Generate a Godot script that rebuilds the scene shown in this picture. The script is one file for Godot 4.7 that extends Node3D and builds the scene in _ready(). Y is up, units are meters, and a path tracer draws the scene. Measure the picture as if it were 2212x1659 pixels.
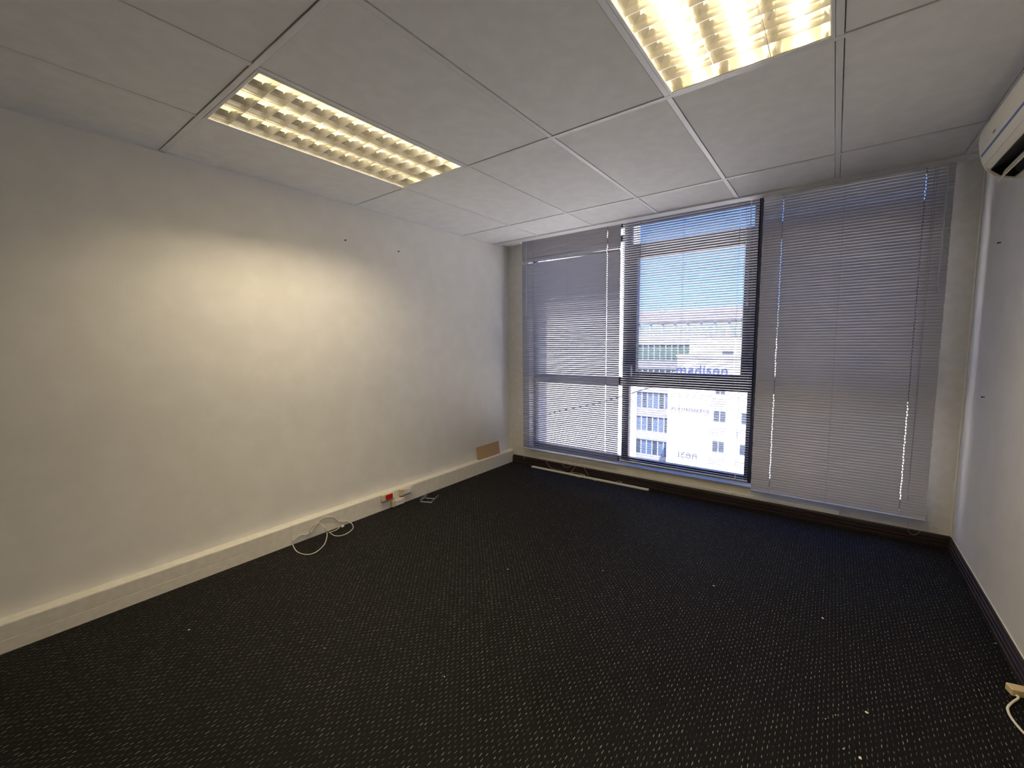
extends Node3D
# An empty carpeted office: power trunking along one wall, three venetian blinds over a
# full-width window, two louvred ceiling lights and a split air conditioner.

const EYE := Vector3(0.0, 1.40, 0.0)
const FOCAL := 917.157
const XL := -3.03      # left wall
const XR := 0.69       # right wall
const ZW := -3.94      # window wall
const ZB := 1.60       # wall behind the camera
const H := 2.47        # ceiling
var eye_basis := Basis.from_euler(Vector3(-0.0966120532, 0.648270776, -0.00885204202), EULER_ORDER_YXZ)
var M := {}
var taken := {}
var rng := RandomNumberGenerator.new()

# ---------------------------------------------------------------- pixels to points
func ray(u: float, v: float) -> Vector3:
	return eye_basis * Vector3((u - 1106.0) / FOCAL, -(v - 829.5) / FOCAL, -1.0)

func at_y(u: float, v: float, y: float) -> Vector3:
	var d := ray(u, v)
	return EYE + d * ((y - EYE.y) / d.y)

func at_x(u: float, v: float, x: float) -> Vector3:
	var d := ray(u, v)
	return EYE + d * ((x - EYE.x) / d.x)

func at_z(u: float, v: float, z: float) -> Vector3:
	var d := ray(u, v)
	return EYE + d * ((z - EYE.z) / d.z)

# ---------------------------------------------------------------- nodes
func numbered(called: String) -> String:
	if not taken.has(called):
		taken[called] = 0
		return called
	taken[called] += 1
	return "%s_%03d" % [called, taken[called]]

func thing(called: String, label: String, category: String, at := Vector3.ZERO, group := "") -> Node3D:
	var o := Node3D.new()
	o.name = numbered(called)
	add_child(o)
	o.position = at
	o.set_meta("label", label)
	o.set_meta("category", category)
	if group != "":
		o.set_meta("group", group)
	return o

func struct(called: String, label: String) -> Node3D:
	var o := Node3D.new()
	o.name = called
	add_child(o)
	o.set_meta("kind", "structure")
	o.set_meta("label", label)
	return o

func part(called: String, mesh: Mesh, material: Material, parent: Node, at := Vector3.ZERO, turn := Vector3.ZERO) -> MeshInstance3D:
	var o := MeshInstance3D.new()
	o.name = called
	o.mesh = mesh
	o.material_override = null
	if mesh is ArrayMesh:
		o.set_surface_override_material(0, material)
	else:
		o.set_surface_override_material(0, material)
	o.position = at
	o.rotation = turn
	o.cast_shadow = GeometryInstance3D.SHADOW_CASTING_SETTING_ON
	parent.add_child(o, true)
	return o

# ---------------------------------------------------------------- shapes
func tri_out(st: SurfaceTool, a: Vector3, b: Vector3, c: Vector3, away: Vector3) -> void:
	# front faces run clockwise: (b-a)x(c-a) points to the back
	if (b - a).cross(c - a).dot(away) > 0.0:
		st.add_vertex(a); st.add_vertex(c); st.add_vertex(b)
	else:
		st.add_vertex(a); st.add_vertex(b); st.add_vertex(c)

func quad_out(st: SurfaceTool, a: Vector3, b: Vector3, c: Vector3, d: Vector3, away: Vector3) -> void:
	tri_out(st, a, b, c, away)
	tri_out(st, a, c, d, away)

func begin() -> SurfaceTool:
	var st := SurfaceTool.new()
	st.begin(Mesh.PRIMITIVE_TRIANGLES)
	st.set_smooth_group(-1)
	return st

func done(st: SurfaceTool) -> ArrayMesh:
	st.generate_normals()
	return st.commit()

func add_box(st: SurfaceTool, lo: Vector3, hi: Vector3) -> void:
	var x := [lo.x, hi.x]; var y := [lo.y, hi.y]; var z := [lo.z, hi.z]
	for s in 2:
		var n := -1.0 if s == 0 else 1.0
		quad_out(st, Vector3(x[s], y[0], z[0]), Vector3(x[s], y[1], z[0]), Vector3(x[s], y[1], z[1]), Vector3(x[s], y[0], z[1]), Vector3(n, 0, 0))
		quad_out(st, Vector3(x[0], y[s], z[0]), Vector3(x[1], y[s], z[0]), Vector3(x[1], y[s], z[1]), Vector3(x[0], y[s], z[1]), Vector3(0, n, 0))
		quad_out(st, Vector3(x[0], y[0], z[s]), Vector3(x[1], y[0], z[s]), Vector3(x[1], y[1], z[s]), Vector3(x[0], y[1], z[s]), Vector3(0, 0, n))

func box(lo: Vector3, hi: Vector3) -> ArrayMesh:
	var st := begin()
	add_box(st, lo, hi)
	return done(st)

func soft_box(lo: Vector3, hi: Vector3, r: float) -> ArrayMesh:
	# a box with chamfered edges
	var st := begin()
	var c := (lo + hi) * 0.5
	var h := (hi - lo) * 0.5
	r = minf(r, minf(h.x, minf(h.y, h.z)) * 0.9)
	var p := func(sx: float, sy: float, sz: float, k: int) -> Vector3:
		var q := Vector3(sx * (h.x - r), sy * (h.y - r), sz * (h.z - r))
		q[k] += [sx, sy, sz][k] * r
		return c + q
	for s in [-1.0, 1.0]:
		quad_out(st, p.call(s, -1, -1, 0), p.call(s, 1, -1, 0), p.call(s, 1, 1, 0), p.call(s, -1, 1, 0), Vector3(s, 0, 0))
		quad_out(st, p.call(-1, s, -1, 1), p.call(1, s, -1, 1), p.call(1, s, 1, 1), p.call(-1, s, 1, 1), Vector3(0, s, 0))
		quad_out(st, p.call(-1, -1, s, 2), p.call(1, -1, s, 2), p.call(1, 1, s, 2), p.call(-1, 1, s, 2), Vector3(0, 0, s))
		for t in [-1.0, 1.0]:
			quad_out(st, p.call(s, t, -1, 0), p.call(s, t, 1, 0), p.call(s, t, 1, 1), p.call(s, t, -1, 1), Vector3(s, t, 0))
			quad_out(st, p.call(s, -1, t, 0), p.call(s, 1, t, 0), p.call(s, 1, t, 2), p.call(s, -1, t, 2), Vector3(s, 0, t))
			quad_out(st, p.call(-1, s, t, 1), p.call(1, s, t, 1), p.call(1, s, t, 2), p.call(-1, s, t, 2), Vector3(0, s, t))
			for w in [-1.0, 1.0]:
				tri_out(st, p.call(s, t, w, 0), p.call(s, t, w, 1), p.call(s, t, w, 2), Vector3(s, t, w))
	return done(st)

# a closed 2D outline (a, b) swept from t0 to t1 along an axis: 0 = x (a=z,b=y), 2 = z (a=x,b=y), 1 = y (a=x,b=z)
func extrude(outline: PackedVector2Array, axis: int, t0: float, t1: float) -> ArrayMesh:
	var st := begin()
	var put := func(q: Vector2, t: float) -> Vector3:
		if axis == 0: return Vector3(t, q.y, q.x)
		if axis == 2: return Vector3(q.x, q.y, t)
		return Vector3(q.x, t, q.y)
	var n := outline.size()
	var cw := Geometry2D.is_polygon_clockwise(outline)
	for i in n:
		var a := outline[i]
		var b := outline[(i + 1) % n]
		var e := b - a
		var out := Vector2(e.y, -e.x) if not cw else Vector2(-e.y, e.x)
		# is_polygon_clockwise follows a y-down plane; test the side instead
		var mid := (a + b) * 0.5 + out.normalized() * 1e-5
		if Geometry2D.is_point_in_polygon(mid, outline):
			out = -out
		quad_out(st, put.call(a, t0), put.call(b, t0), put.call(b, t1), put.call(a, t1), put.call(out, 0.0))
	var idx := Geometry2D.triangulate_polygon(outline)
	var along: Vector3 = [Vector3.RIGHT, Vector3.UP, Vector3.BACK][axis]
	for k in range(0, idx.size(), 3):
		for s in 2:
			var t := t0 if s == 0 else t1
			var dirn := along * (signf(t0 - t1) if s == 0 else signf(t1 - t0))
			tri_out(st, put.call(outline[idx[k]], t), put.call(outline[idx[k + 1]], t), put.call(outline[idx[k + 2]], t), dirn)
	return done(st)

func smooth_path(pts: Array, steps: int) -> Array:
	var out := []
	for i in pts.size() - 1:
		var p0: Vector3 = pts[maxi(i - 1, 0)]
		var p1: Vector3 = pts[i]
		var p2: Vector3 = pts[i + 1]
		var p3: Vector3 = pts[mini(i + 2, pts.size() - 1)]
		for k in steps:
			var t := float(k) / steps
			out.append(0.5 * (2.0 * p1 + (p2 - p0) * t + (2.0 * p0 - 5.0 * p1 + 4.0 * p2 - p3) * t * t + (3.0 * p1 - p0 - 3.0 * p2 + p3) * t * t * t))
	out.append(pts[-1])
	return out

func tube(path: Array, r: float, sides := 8) -> ArrayMesh:
	var st := SurfaceTool.new()
	st.begin(Mesh.PRIMITIVE_TRIANGLES)
	st.set_smooth_group(0)
	var rings := []
	var up := Vector3.UP
	for i in path.size():
		var d: Vector3 = (path[mini(i + 1, path.size() - 1)] - path[maxi(i - 1, 0)]).normalized()
		if absf(d.dot(up)) > 0.95:
			up = Vector3.RIGHT if absf(d.x) < 0.9 else Vector3.BACK
		var side := d.cross(up).normalized()
		up = side.cross(d).normalized()
		var ring := []
		for k in sides:
			var a := TAU * k / sides
			ring.append(path[i] + (side * cos(a) + up * sin(a)) * r)
		rings.append(ring)
	for i in path.size() - 1:
		for k in sides:
			var j := (k + 1) % sides
			var a: Vector3 = rings[i][k]
			quad_out(st, a, rings[i][j], rings[i + 1][j], rings[i + 1][k], a - path[i])
	st.set_smooth_group(-1)
	for e in 2:
		var i := 0 if e == 0 else path.size() - 1
		var away: Vector3 = (path[0] - path[1]) if e == 0 else (path[-1] - path[-2])
		for k in range(1, sides - 1):
			tri_out(st, rings[i][0], rings[i][k], rings[i][k + 1], away)
	st.generate_normals()
	return st.commit()

func rounded_rect(w: float, h: float, r: float, n := 4) -> PackedVector2Array:
	var out := PackedVector2Array()
	for c in 4:
		var cx := (w * 0.5 - r) * (1 if c in [0, 3] else -1)
		var cy := (h * 0.5 - r) * (1 if c in [0, 1] else -1)
		for k in n + 1:
			var a := PI * 0.5 * (c + float(k) / n)
			out.append(Vector2(cx + cos(a) * r, cy + sin(a) * r))
	return out

# ---------------------------------------------------------------- materials
func mat(col: Color, rough := 0.6, metal := 0.0) -> StandardMaterial3D:
	var m := StandardMaterial3D.new()
	m.albedo_color = col
	m.roughness = rough
	m.metallic = metal
	return m

func noise_tex(freq: float, c0: Color, c1: Color, seed_: int, size := 512, octaves := 4, ramp := [0.25, 0.75]) -> NoiseTexture2D:
	var n := FastNoiseLite.new()
	n.noise_type = FastNoiseLite.TYPE_SIMPLEX_SMOOTH
	n.frequency = freq
	n.fractal_octaves = octaves
	n.seed = seed_
	var t := NoiseTexture2D.new()
	t.width = size
	t.height = size
	t.seamless = true
	t.noise = n
	var g := Gradient.new()
	g.offsets = PackedFloat32Array(ramp)
	g.colors = PackedColorArray([c0, c1])
	t.color_ramp = g
	return t

func triplanar(m: StandardMaterial3D, metres: float) -> StandardMaterial3D:
	m.uv1_triplanar = true
	m.uv1_world_triplanar = true
	m.uv1_scale = Vector3.ONE / metres
	return m

func painted(c0: Color, c1: Color, metres: float, freq: float, rough: float, seed_: int, relief: float) -> StandardMaterial3D:
	var m := mat(Color.WHITE, rough)
	m.albedo_texture = noise_tex(freq, c0, c1, seed_)
	if relief > 0.0:
		m.heightmap_enabled = true
		m.heightmap_texture = noise_tex(0.16, Color.BLACK, Color.WHITE, seed_ + 7, 512, 3)
		m.heightmap_scale = relief
	return triplanar(m, metres)

func carpet_material() -> StandardMaterial3D:
	# ribbed dark needle-punch carpet with short pale stitches that run towards the window
	var n := 2048
	var side := 0.96
	var im := Image.create(n, n, false, Image.FORMAT_RGB8)
	var hi := Image.create(n, n, false, Image.FORMAT_L8)
	var r := RandomNumberGenerator.new()
	r.seed = 11
	var fuzz := FastNoiseLite.new()
	fuzz.seed = 3
	fuzz.frequency = 0.22
	fuzz.fractal_octaves = 2
	var bytes := PackedByteArray()
	bytes.resize(n * n * 3)
	var hb := PackedByteArray()
	hb.resize(n * n)
	var rib := []
	for x in n:
		rib.append(0.5 + 0.5 * cos(TAU * x / 8.0))
	var grain := PackedFloat32Array()
	grain.resize(256 * 256)
	for k in grain.size():
		grain[k] = r.randf()
	for y in n:
		for x in n:
			var g: float = grain[((y >> 1) & 255) * 256 + (x & 255)] * 0.6 + grain[((y + 77) & 255) * 256 + ((x * 3) & 255)] * 0.4
			var v: float = 10.5 + 18.0 * (g - 0.45) + 6.0 * (rib[x] - 0.5)
			var o := (y * n + x) * 3
			bytes[o] = int(clampf(v + 1.5, 0, 255))
			bytes[o + 1] = int(clampf(v, 0, 255))
			bytes[o + 2] = int(clampf(v - 1.0, 0, 255))
			hb[y * n + x] = int(clampf(60.0 + 90.0 * rib[x] + 60.0 * g, 0, 255))
	var cols := 64
	var rows := 30
	for i in cols:
		var wander := r.randf_range(-2.0, 2.0)
		for j in rows:
			var cx := (i + 0.5) * n / cols + wander + r.randf_range(-4.0, 4.0)
			var cy := (j + 0.5 * (i % 2) + 0.25) * n / rows + r.randf_range(-9.0, 9.0)
			var ln := r.randf_range(10.0, 19.0)
			var wd := r.randf_range(1.8, 3.3)
			var lum := r.randf_range(0.45, 1.0)
			if r.randf() < 0.06:
				lum *= 0.35
			for dy in range(-int(ln), int(ln) + 1):
				var wv := wd * (0.75 + 0.5 * r.randf()) * sqrt(maxf(0.0, 1.0 - pow(dy / ln, 4.0)))
				for dx in range(-4, 5):
					if absf(dx + sin(dy * 0.21 + i) * 0.8) > wv:
						continue
					var px := posmod(int(cx) + dx, n)
					var py := posmod(int(cy) + dy, n)
					var o := (py * n + px) * 3
					var s := lum * r.randf_range(0.7, 1.0)
					bytes[o] = int(20 + 150 * s)
					bytes[o + 1] = int(19 + 142 * s)
					bytes[o + 2] = int(18 + 128 * s)
					hb[py * n + px] = 210
	im = Image.create_from_data(n, n, false, Image.FORMAT_RGB8, bytes)
	hi = Image.create_from_data(n, n, false, Image.FORMAT_L8, hb)
	var m := mat(Color.WHITE, 0.68)
	m.albedo_texture = ImageTexture.create_from_image(im)
	m.heightmap_enabled = true
	m.heightmap_texture = ImageTexture.create_from_image(hi)
	m.heightmap_scale = 0.12
	m.metallic_specular = 0.30
	return triplanar(m, side)

func make_materials() -> void:
	M.wall = painted(Color8(234, 232, 227), Color8(230, 228, 222), 1.4, 0.012, 0.55, 5, 0.012)
	M.plaster = painted(Color8(235, 231, 219), Color8(229, 224, 210), 0.9, 0.02, 0.6, 9, 0.03)
	M.tile = painted(Color8(240, 240, 239), Color8(235, 235, 234), 1.3, 0.02, 0.85, 21, 0.01)
	M.grid = mat(Color8(232, 233, 232), 0.4)
	M.white_trim = mat(Color8(234, 234, 231), 0.45)
	M.soffit = mat(Color8(170, 168, 164), 0.9)
	M.carpet = carpet_material()
	M.trunking = painted(Color8(234, 230, 219), Color8(228, 223, 210), 0.5, 0.02, 0.38, 31, 0.0)
	M.cream = mat(Color8(214, 203, 172), 0.42)
	M.ivory = mat(Color8(236, 232, 220), 0.4)
	M.skirting = painted(Color8(50, 37, 34), Color8(40, 30, 28), 0.4, 0.03, 0.42, 41, 0.0)
	M.slat = mat(Color8(192, 191, 195), 0.28)
	M.rail = mat(Color8(196, 196, 200), 0.4)
	M.cord = mat(Color8(150, 150, 155), 0.7)
	M.clear = mat(Color(0.92, 0.94, 0.96, 0.35), 0.15)
	M.clear.transparency = BaseMaterial3D.TRANSPARENCY_ALPHA
	M.bronze = mat(Color8(62, 60, 66), 0.4, 0.3)
	M.glass = mat(Color(0.95, 0.97, 0.98, 0.06), 0.02)
	M.glass.transparency = BaseMaterial3D.TRANSPARENCY_ALPHA
	M.sill = painted(Color8(228, 227, 222), Color8(214, 211, 203), 0.3, 0.03, 0.5, 51, 0.03)
	M.aluminium = mat(Color8(228, 225, 216), 0.15, 0.94)
	M.housing = mat(Color8(240, 238, 230), 0.5)
	M.chrome = mat(Color8(215, 217, 220), 0.18, 1.0)
	M.tube = mat(Color8(255, 244, 214), 0.4)
	M.tube.emission_enabled = true
	M.tube.emission = Color8(255, 236, 186)
	M.tube.emission_energy_multiplier = 2.0
	M.tube_cap = mat(Color8(200, 200, 198), 0.35, 0.8)
	M.ac = mat(Color8(238, 233, 214), 0.35)
	M.ac_blue = mat(Color8(92, 118, 176), 0.35)
	M.ac_grey = mat(Color8(120, 122, 124), 0.4)
	M.black = mat(Color8(16, 16, 17), 0.6)
	M.red = mat(Color8(206, 30, 24), 0.35)
	M.socket_white = mat(Color8(242, 240, 236), 0.35)
	M.dark_slot = mat(Color8(48, 30, 28), 0.6)
	M.steel = mat(Color8(192, 198, 206), 0.32, 0.85)
	M.card = painted(Color8(196, 166, 128), Color8(184, 153, 114), 0.15, 0.05, 0.85, 61, 0.02)
	M.cable = mat(Color8(205, 200, 186), 0.5)
	M.string = mat(Color8(214, 193, 148), 0.75)
	M.white_cable = mat(Color8(238, 232, 214), 0.45)
	M.terminal = mat(Color8(228, 205, 158), 0.45)
	M.crumb = mat(Color8(232, 222, 196), 0.85)
	M.screw = mat(Color8(58, 54, 50), 0.5, 0.5)
	M.strip = mat(Color8(226, 223, 214), 0.4)
	# outside
	M.render_white = painted(Color8(236, 236, 238), Color8(226, 227, 230), 9.0, 0.02, 0.85, 71, 0.0)
	M.render_warm = painted(Color8(240, 234, 226), Color8(230, 224, 216), 9.0, 0.02, 0.85, 73, 0.0)
	M.concrete = painted(Color8(118, 120, 132), Color8(106, 108, 121), 6.0, 0.02, 0.85, 75, 0.0)
	M.fin = painted(Color8(206, 206, 208), Color8(194, 195, 198), 2.0, 0.02, 0.8, 77, 0.0)
	M.curtain = mat(Color8(70, 88, 118), 0.12, 0.2)
	M.curtain_green = mat(Color8(74, 94, 88), 0.15, 0.1)
	M.dark_glass = mat(Color8(44, 54, 70), 0.1)
	M.mullion = mat(Color8(132, 140, 154), 0.5)
	M.letters = mat(Color8(46, 60, 120), 0.5)
	M.letters_grey = mat(Color8(88, 92, 104), 0.5)
	M.asphalt = painted(Color8(206, 204, 199), Color8(192, 190, 186), 7.0, 0.02, 0.9, 81, 0.0)
	M.hill = painted(Color8(72, 88, 92), Color8(104, 114, 110), 40.0, 0.03, 0.95, 83, 0.0)
	M.leaf = mat(Color8(168, 190, 74), 0.6)
	M.leaf.backlight_enabled = true
	M.leaf.backlight = Color(0.3, 0.35, 0.1)
	M.bark = mat(Color8(86, 70, 54), 0.9)

# ---------------------------------------------------------------- camera, sky, sun
func make_view() -> void:
	var cam := Camera3D.new()
	cam.name = "camera"
	cam.fov = rad_to_deg(2.0 * atan(829.5 / FOCAL))
	cam.near = 0.05
	cam.far = 1000.0
	cam.transform = Transform3D(eye_basis, EYE)
	add_child(cam)
	cam.current = true
	var sky := ProceduralSkyMaterial.new()
	sky.sky_top_color = Color8(52, 104, 208)
	sky.sky_horizon_color = Color8(146, 186, 244)
	sky.sky_curve = 0.14
	sky.sky_energy_multiplier = 1.4
	sky.ground_bottom_color = Color8(120, 120, 122)
	sky.ground_horizon_color = Color8(160, 172, 190)
	sky.sun_angle_max = 20.0
	var env := Environment.new()
	env.background_mode = Environment.BG_SKY
	env.sky = Sky.new()
	env.sky.sky_material = sky
	env.tonemap_mode = Environment.TONE_MAPPER_LINEAR
	env.tonemap_exposure = 1.7
	env.sdfgi_enabled = true
	env.ssao_enabled = true
	env.ssil_enabled = true
	var we := WorldEnvironment.new()
	we.name = "environment"
	we.environment = env
	add_child(we)
	var sun := DirectionalLight3D.new()
	sun.name = "sun"
	sun.light_color = Color8(255, 246, 232)
	sun.light_energy = 6.2
	sun.light_angular_distance = 0.53
	sun.shadow_enabled = true
	add_child(sun)
	sun.look_at_from_position(Vector3(0.27, 0.84, 0.47) * 40.0, Vector3.ZERO, Vector3.UP)

# ---------------------------------------------------------------- the room
func make_room() -> void:
	var f := struct("floor", "dark ribbed carpet with short pale stitches")
	part("carpet", box(Vector3(XL - 0.02, -0.05, ZW - 0.02), Vector3(XR + 0.02, 0.0, ZB + 0.02)), M.carpet, f)
	var wl := struct("wall_left", "plain off-white partition wall")
	part("panel", box(Vector3(XL - 0.12, -0.05, ZW - 0.1), Vector3(XL, H + 0.3, ZB + 0.1)), M.wall, wl)
	var wr := struct("wall_right", "plain off-white wall under the air conditioner")
	part("panel", box(Vector3(XR, -0.05, ZW - 0.1), Vector3(XR + 0.12, H + 0.3, ZB + 0.1)), M.wall, wr)
	var wf := struct("wall_front", "plain off-white wall behind the viewer")
	part("panel", box(Vector3(XL - 0.1, -0.05, ZB), Vector3(XR + 0.1, H + 0.3, ZB + 0.12)), M.wall, wf)
	var wb := struct("wall_back", "cream plastered window wall with low spandrel and side piers")
	part("pier", box(Vector3(XL - 0.1, -0.05, -4.12), Vector3(-2.74, 2.9, ZW)), M.plaster, wb)
	part("pier", box(Vector3(0.50, -0.05, -4.12), Vector3(XR + 0.1, 2.9, ZW)), M.plaster, wb)
	part("spandrel", box(Vector3(-2.74, -0.05, -4.12), Vector3(0.50, 0.178, ZW)), M.plaster, wb)
	part("lintel", box(Vector3(-2.74, 2.56, -4.12), Vector3(0.50, 2.9, ZW)), M.plaster, wb)
	# flaking paint along the sill and by the corner of the skirting
	rng.seed = 5
	for k in 16:
		var c := Vector3(lerpf(-1.5, 0.45, rng.randf()), 0.172 - rng.randf() * 0.012, ZW + 0.0006)
		if k > 8:
			c = Vector3(rng.randf_range(0.42, 0.67), rng.randf_range(0.095, 0.19), ZW + 0.0006)
		var pl := PackedVector2Array()
		var rr := rng.randf_range(0.004, 0.012)
		for a in 7:
			pl.append(Vector2(c.x, c.y) + Vector2(cos(TAU * a / 7.0) * 1.7, sin(TAU * a / 7.0) * 0.6) * rr * rng.randf_range(0.6, 1.2))
		part("paint_flake", extrude(pl, 2, c.z, c.z + 0.0022), M.sill, wb)
	# the sill
	var s := struct("trim_1", "white painted window sill with chipped front edge")
	part("sill", soft_box(Vector3(-2.74, 0.174, -4.10), Vector3(0.50, 0.19, ZW + 0.012), 0.003), M.sill, s)
	# skirtings: a grooved dark profile
	var prof := PackedVector2Array([Vector2(0, 0), Vector2(0.020, 0), Vector2(0.020, 0.020), Vector2(0.0165, 0.023), Vector2(0.0165, 0.027), Vector2(0.0195, 0.030), Vector2(0.0195, 0.046), Vector2(0.015, 0.049), Vector2(0.015, 0.053), Vector2(0.017, 0.056), Vector2(0.017, 0.068), Vector2(0.012, 0.071), Vector2(0.012, 0.074), Vector2(0.013, 0.077), Vector2(0.010, 0.084), Vector2(0, 0.086)])
	var back := PackedVector2Array()
	var right := PackedVector2Array()
	for q in prof:
		back.append(Vector2(ZW + q.x, q.y))
		right.append(Vector2(XR - q.x, q.y))
	var b1 := struct("baseboard_back", "dark brown grooved skirting under the window")
	part("moulding", extrude(back, 0, -2.972, XR - 0.001), M.skirting, b1)
	var b2 := struct("baseboard_right", "dark brown grooved skirting along the right wall")
	part("moulding", extrude(right, 2, ZW + 0.001, ZB), M.skirting, b2)
	part("paint_line", box(Vector3(XR - 0.004, 0.086, ZW + 0.02), Vector3(XR, 0.089, ZB)), M.ivory, b2)
	# the corner bead beside the window on the right wall
	var t3 := struct("trim_3", "cream corner bead between window wall and right wall")
	part("bead", tube([Vector3(XR - 0.004, 0.086, ZW + 0.006), Vector3(XR - 0.004, 2.47, ZW + 0.006)], 0.006, 8), M.ivory, t3)

func make_ceiling() -> void:
	var c := struct("ceiling", "suspended ceiling of white panels in a metal grid")
	part("slab", box(Vector3(XL - 0.1, 2.72, -4.12), Vector3(XR + 0.1, 2.9, ZB + 0.1)), M.soffit, c)
	var xs := [XL, -2.44, -1.84, -1.24, -0.64, -0.04, 0.56, XR]
	var zs := [-3.66, -3.2, -2.0, -0.8, 0.4, ZB]
	var tw := 0.012
	for i in xs.size() - 1:
		for j in zs.size() - 1:
			var x0: float = xs[i]
			var x1: float = xs[i + 1]
			var z0: float = zs[j]
			var z1: float = zs[j + 1]
			if j == 2 and (i == 1 or i == 4):
				continue                          # a light hangs in this bay
			var g := tw + 0.0025
			var lo := Vector3(x0 + (0.003 if i == 0 else g), H + 0.0015, z0 + (0.004 if j == 0 else g))
			var hi := Vector3(x1 - (0.003 if i == xs.size() - 2 else g), H + 0.016, z1 - (0.003 if j == zs.size() - 2 else g))
			part("ceiling_panel", soft_box(lo, hi, 0.0015), M.tile, c)
	for i in range(1, xs.size() - 1):
		for j in zs.size() - 1:
			part("grid_bar", soft_box(Vector3(xs[i] - tw, H - 0.0015, zs[j] + (0.0 if j == 0 else tw + 0.0006)), Vector3(xs[i] + tw, H + 0.006, zs[j + 1] - tw - 0.0006), 0.001), M.grid, c)
	for j in range(1, zs.size() - 1):
		part("grid_bar", soft_box(Vector3(XL, H - 0.002, zs[j] - tw), Vector3(XR, H + 0.006, zs[j] + tw), 0.001), M.grid, c)
	# angle along the walls
	part("wall_angle", box(Vector3(XL, H - 0.002, -3.66), Vector3(XL + 0.02, H + 0.001, ZB)), M.grid, c)
	part("wall_angle", box(Vector3(XR - 0.02, H - 0.002, -3.66), Vector3(XR, H + 0.001, ZB)), M.grid, c)
	# pelmet board in front of the blinds, with a shadow line where it meets the panels
	var p := struct("trim_2", "white pelmet board along the ceiling in front of the blinds")
	part("board", soft_box(Vector3(XL, H - 0.006, -3.772), Vector3(XR, H + 0.10, -3.668), 0.002), M.white_trim, p)
	part("bead", soft_box(Vector3(XL, H - 0.002, -3.664), Vector3(XR, H + 0.01, -3.652), 0.001), M.white_trim, p)
	part("recess_end", box(Vector3(XL, H + 0.012, -3.94), Vector3(-2.80, H + 0.05, -3.775)), M.white_trim, p)

# ---------------------------------------------------------------- windows
func window_unit(n: int, x0: float, x1: float, sash: bool) -> void:
	var w := struct("window_%d" % n, "dark metal framed window with fanlight, %s and low fixed pane" % ("opening sash" if sash else "tall pane"))
	var z0 := -4.085
	var z1 := -4.025
	var bar := func(a: float, b: float, y0: float, y1: float, called: String, zf := 0.0) -> void:
		part(called, soft_box(Vector3(a, y0, z0), Vector3(b, y1, z1 + zf), 0.004), M.bronze, w)
	bar.call(x0, x0 + 0.035, 0.19, 2.56, "jamb")
	bar.call(x1 - 0.035, x1, 0.19, 2.56, "jamb")
	bar.call(x0 + 0.035, x1 - 0.035, 0.19, 0.245, "bottom_rail")
	bar.call(x0 + 0.035, x1 - 0.035, 2.50, 2.56, "top_rail")
	bar.call(x0 + 0.035, x1 - 0.035, 0.965, 1.05, "transom")
	bar.call(x0 + 0.035, x1 - 0.035, 2.25 if sash else 2.37, 2.33 if sash else 2.43, "transom")
	if sash:
		bar.call(x0 + 0.036, x0 + 0.105, 1.052, 2.248, "sash_stile", 0.015)
		bar.call(x1 - 0.092, x1 - 0.036, 1.052, 2.248, "sash_stile", 0.015)
		bar.call(x0 + 0.105, x1 - 0.092, 1.052, 1.107, "sash_rail", 0.015)
		bar.call(x0 + 0.105, x1 - 0.092, 2.19, 2.248, "sash_rail", 0.015)
		part("handle", soft_box(Vector3(x0 + 0.06, 1.06, z1 + 0.015), Vector3(x0 + 0.08, 1.17, z1 + 0.035), 0.004), M.chrome, w)
	for q in [[0.245, 0.965], [1.05, 2.25 if sash else 2.37], [2.33 if sash else 2.43, 2.50]]:
		part("pane", box(Vector3(x0 + 0.035, q[0], -4.058), Vector3(x1 - 0.035, q[1], -4.052)), M.glass, w)

func make_windows() -> void:
	window_unit(1, -2.74, -1.635, false)
	window_unit(2, -1.635, -0.53, true)
	window_unit(3, -0.53, 0.50, true)

# ---------------------------------------------------------------- blinds
func slat_mesh(length: float, holes: Array) -> ArrayMesh:
	var st := SurfaceTool.new()
	st.begin(Mesh.PRIMITIVE_TRIANGLES)
	var w := [-0.0125, -0.0065, 0.0, 0.0065, 0.0125]
	var cuts := [-length * 0.5]
	for h in holes:
		cuts.append(h - 0.0028)
		cuts.append(h + 0.0028)
	cuts.append(length * 0.5)
	var crown := func(q: float) -> float: return 0.0021 * (1.0 - (q / 0.0125) * (q / 0.0125))
	for side in 2:
		st.set_smooth_group(side)
		var off := 0.00018 if side == 0 else -0.00018
		for k in cuts.size() - 1:
			for s in 4:
				if k % 2 == 1 and s in [1, 2]:
					continue
				var a := Vector3(cuts[k], crown.call(w[s]) + off, w[s])
				var b := Vector3(cuts[k + 1], crown.call(w[s]) + off, w[s])
				var c := Vector3(cuts[k + 1], crown.call(w[s + 1]) + off, w[s + 1])
				var d := Vector3(cuts[k], crown.call(w[s + 1]) + off, w[s + 1])
				quad_out(st, a, b, c, d, Vector3.UP if side == 0 else Vector3.DOWN)
	st.set_smooth_group(-1)
	for e in [0, 4]:
		quad_out(st, Vector3(cuts[0], -0.00018, w[e]), Vector3(cuts[-1], -0.00018, w[e]), Vector3(cuts[-1], 0.00018, w[e]), Vector3(cuts[0], 0.00018, w[e]), Vector3(0, 0, signf(w[e])))
	st.generate_normals()
	return st.commit()

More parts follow.
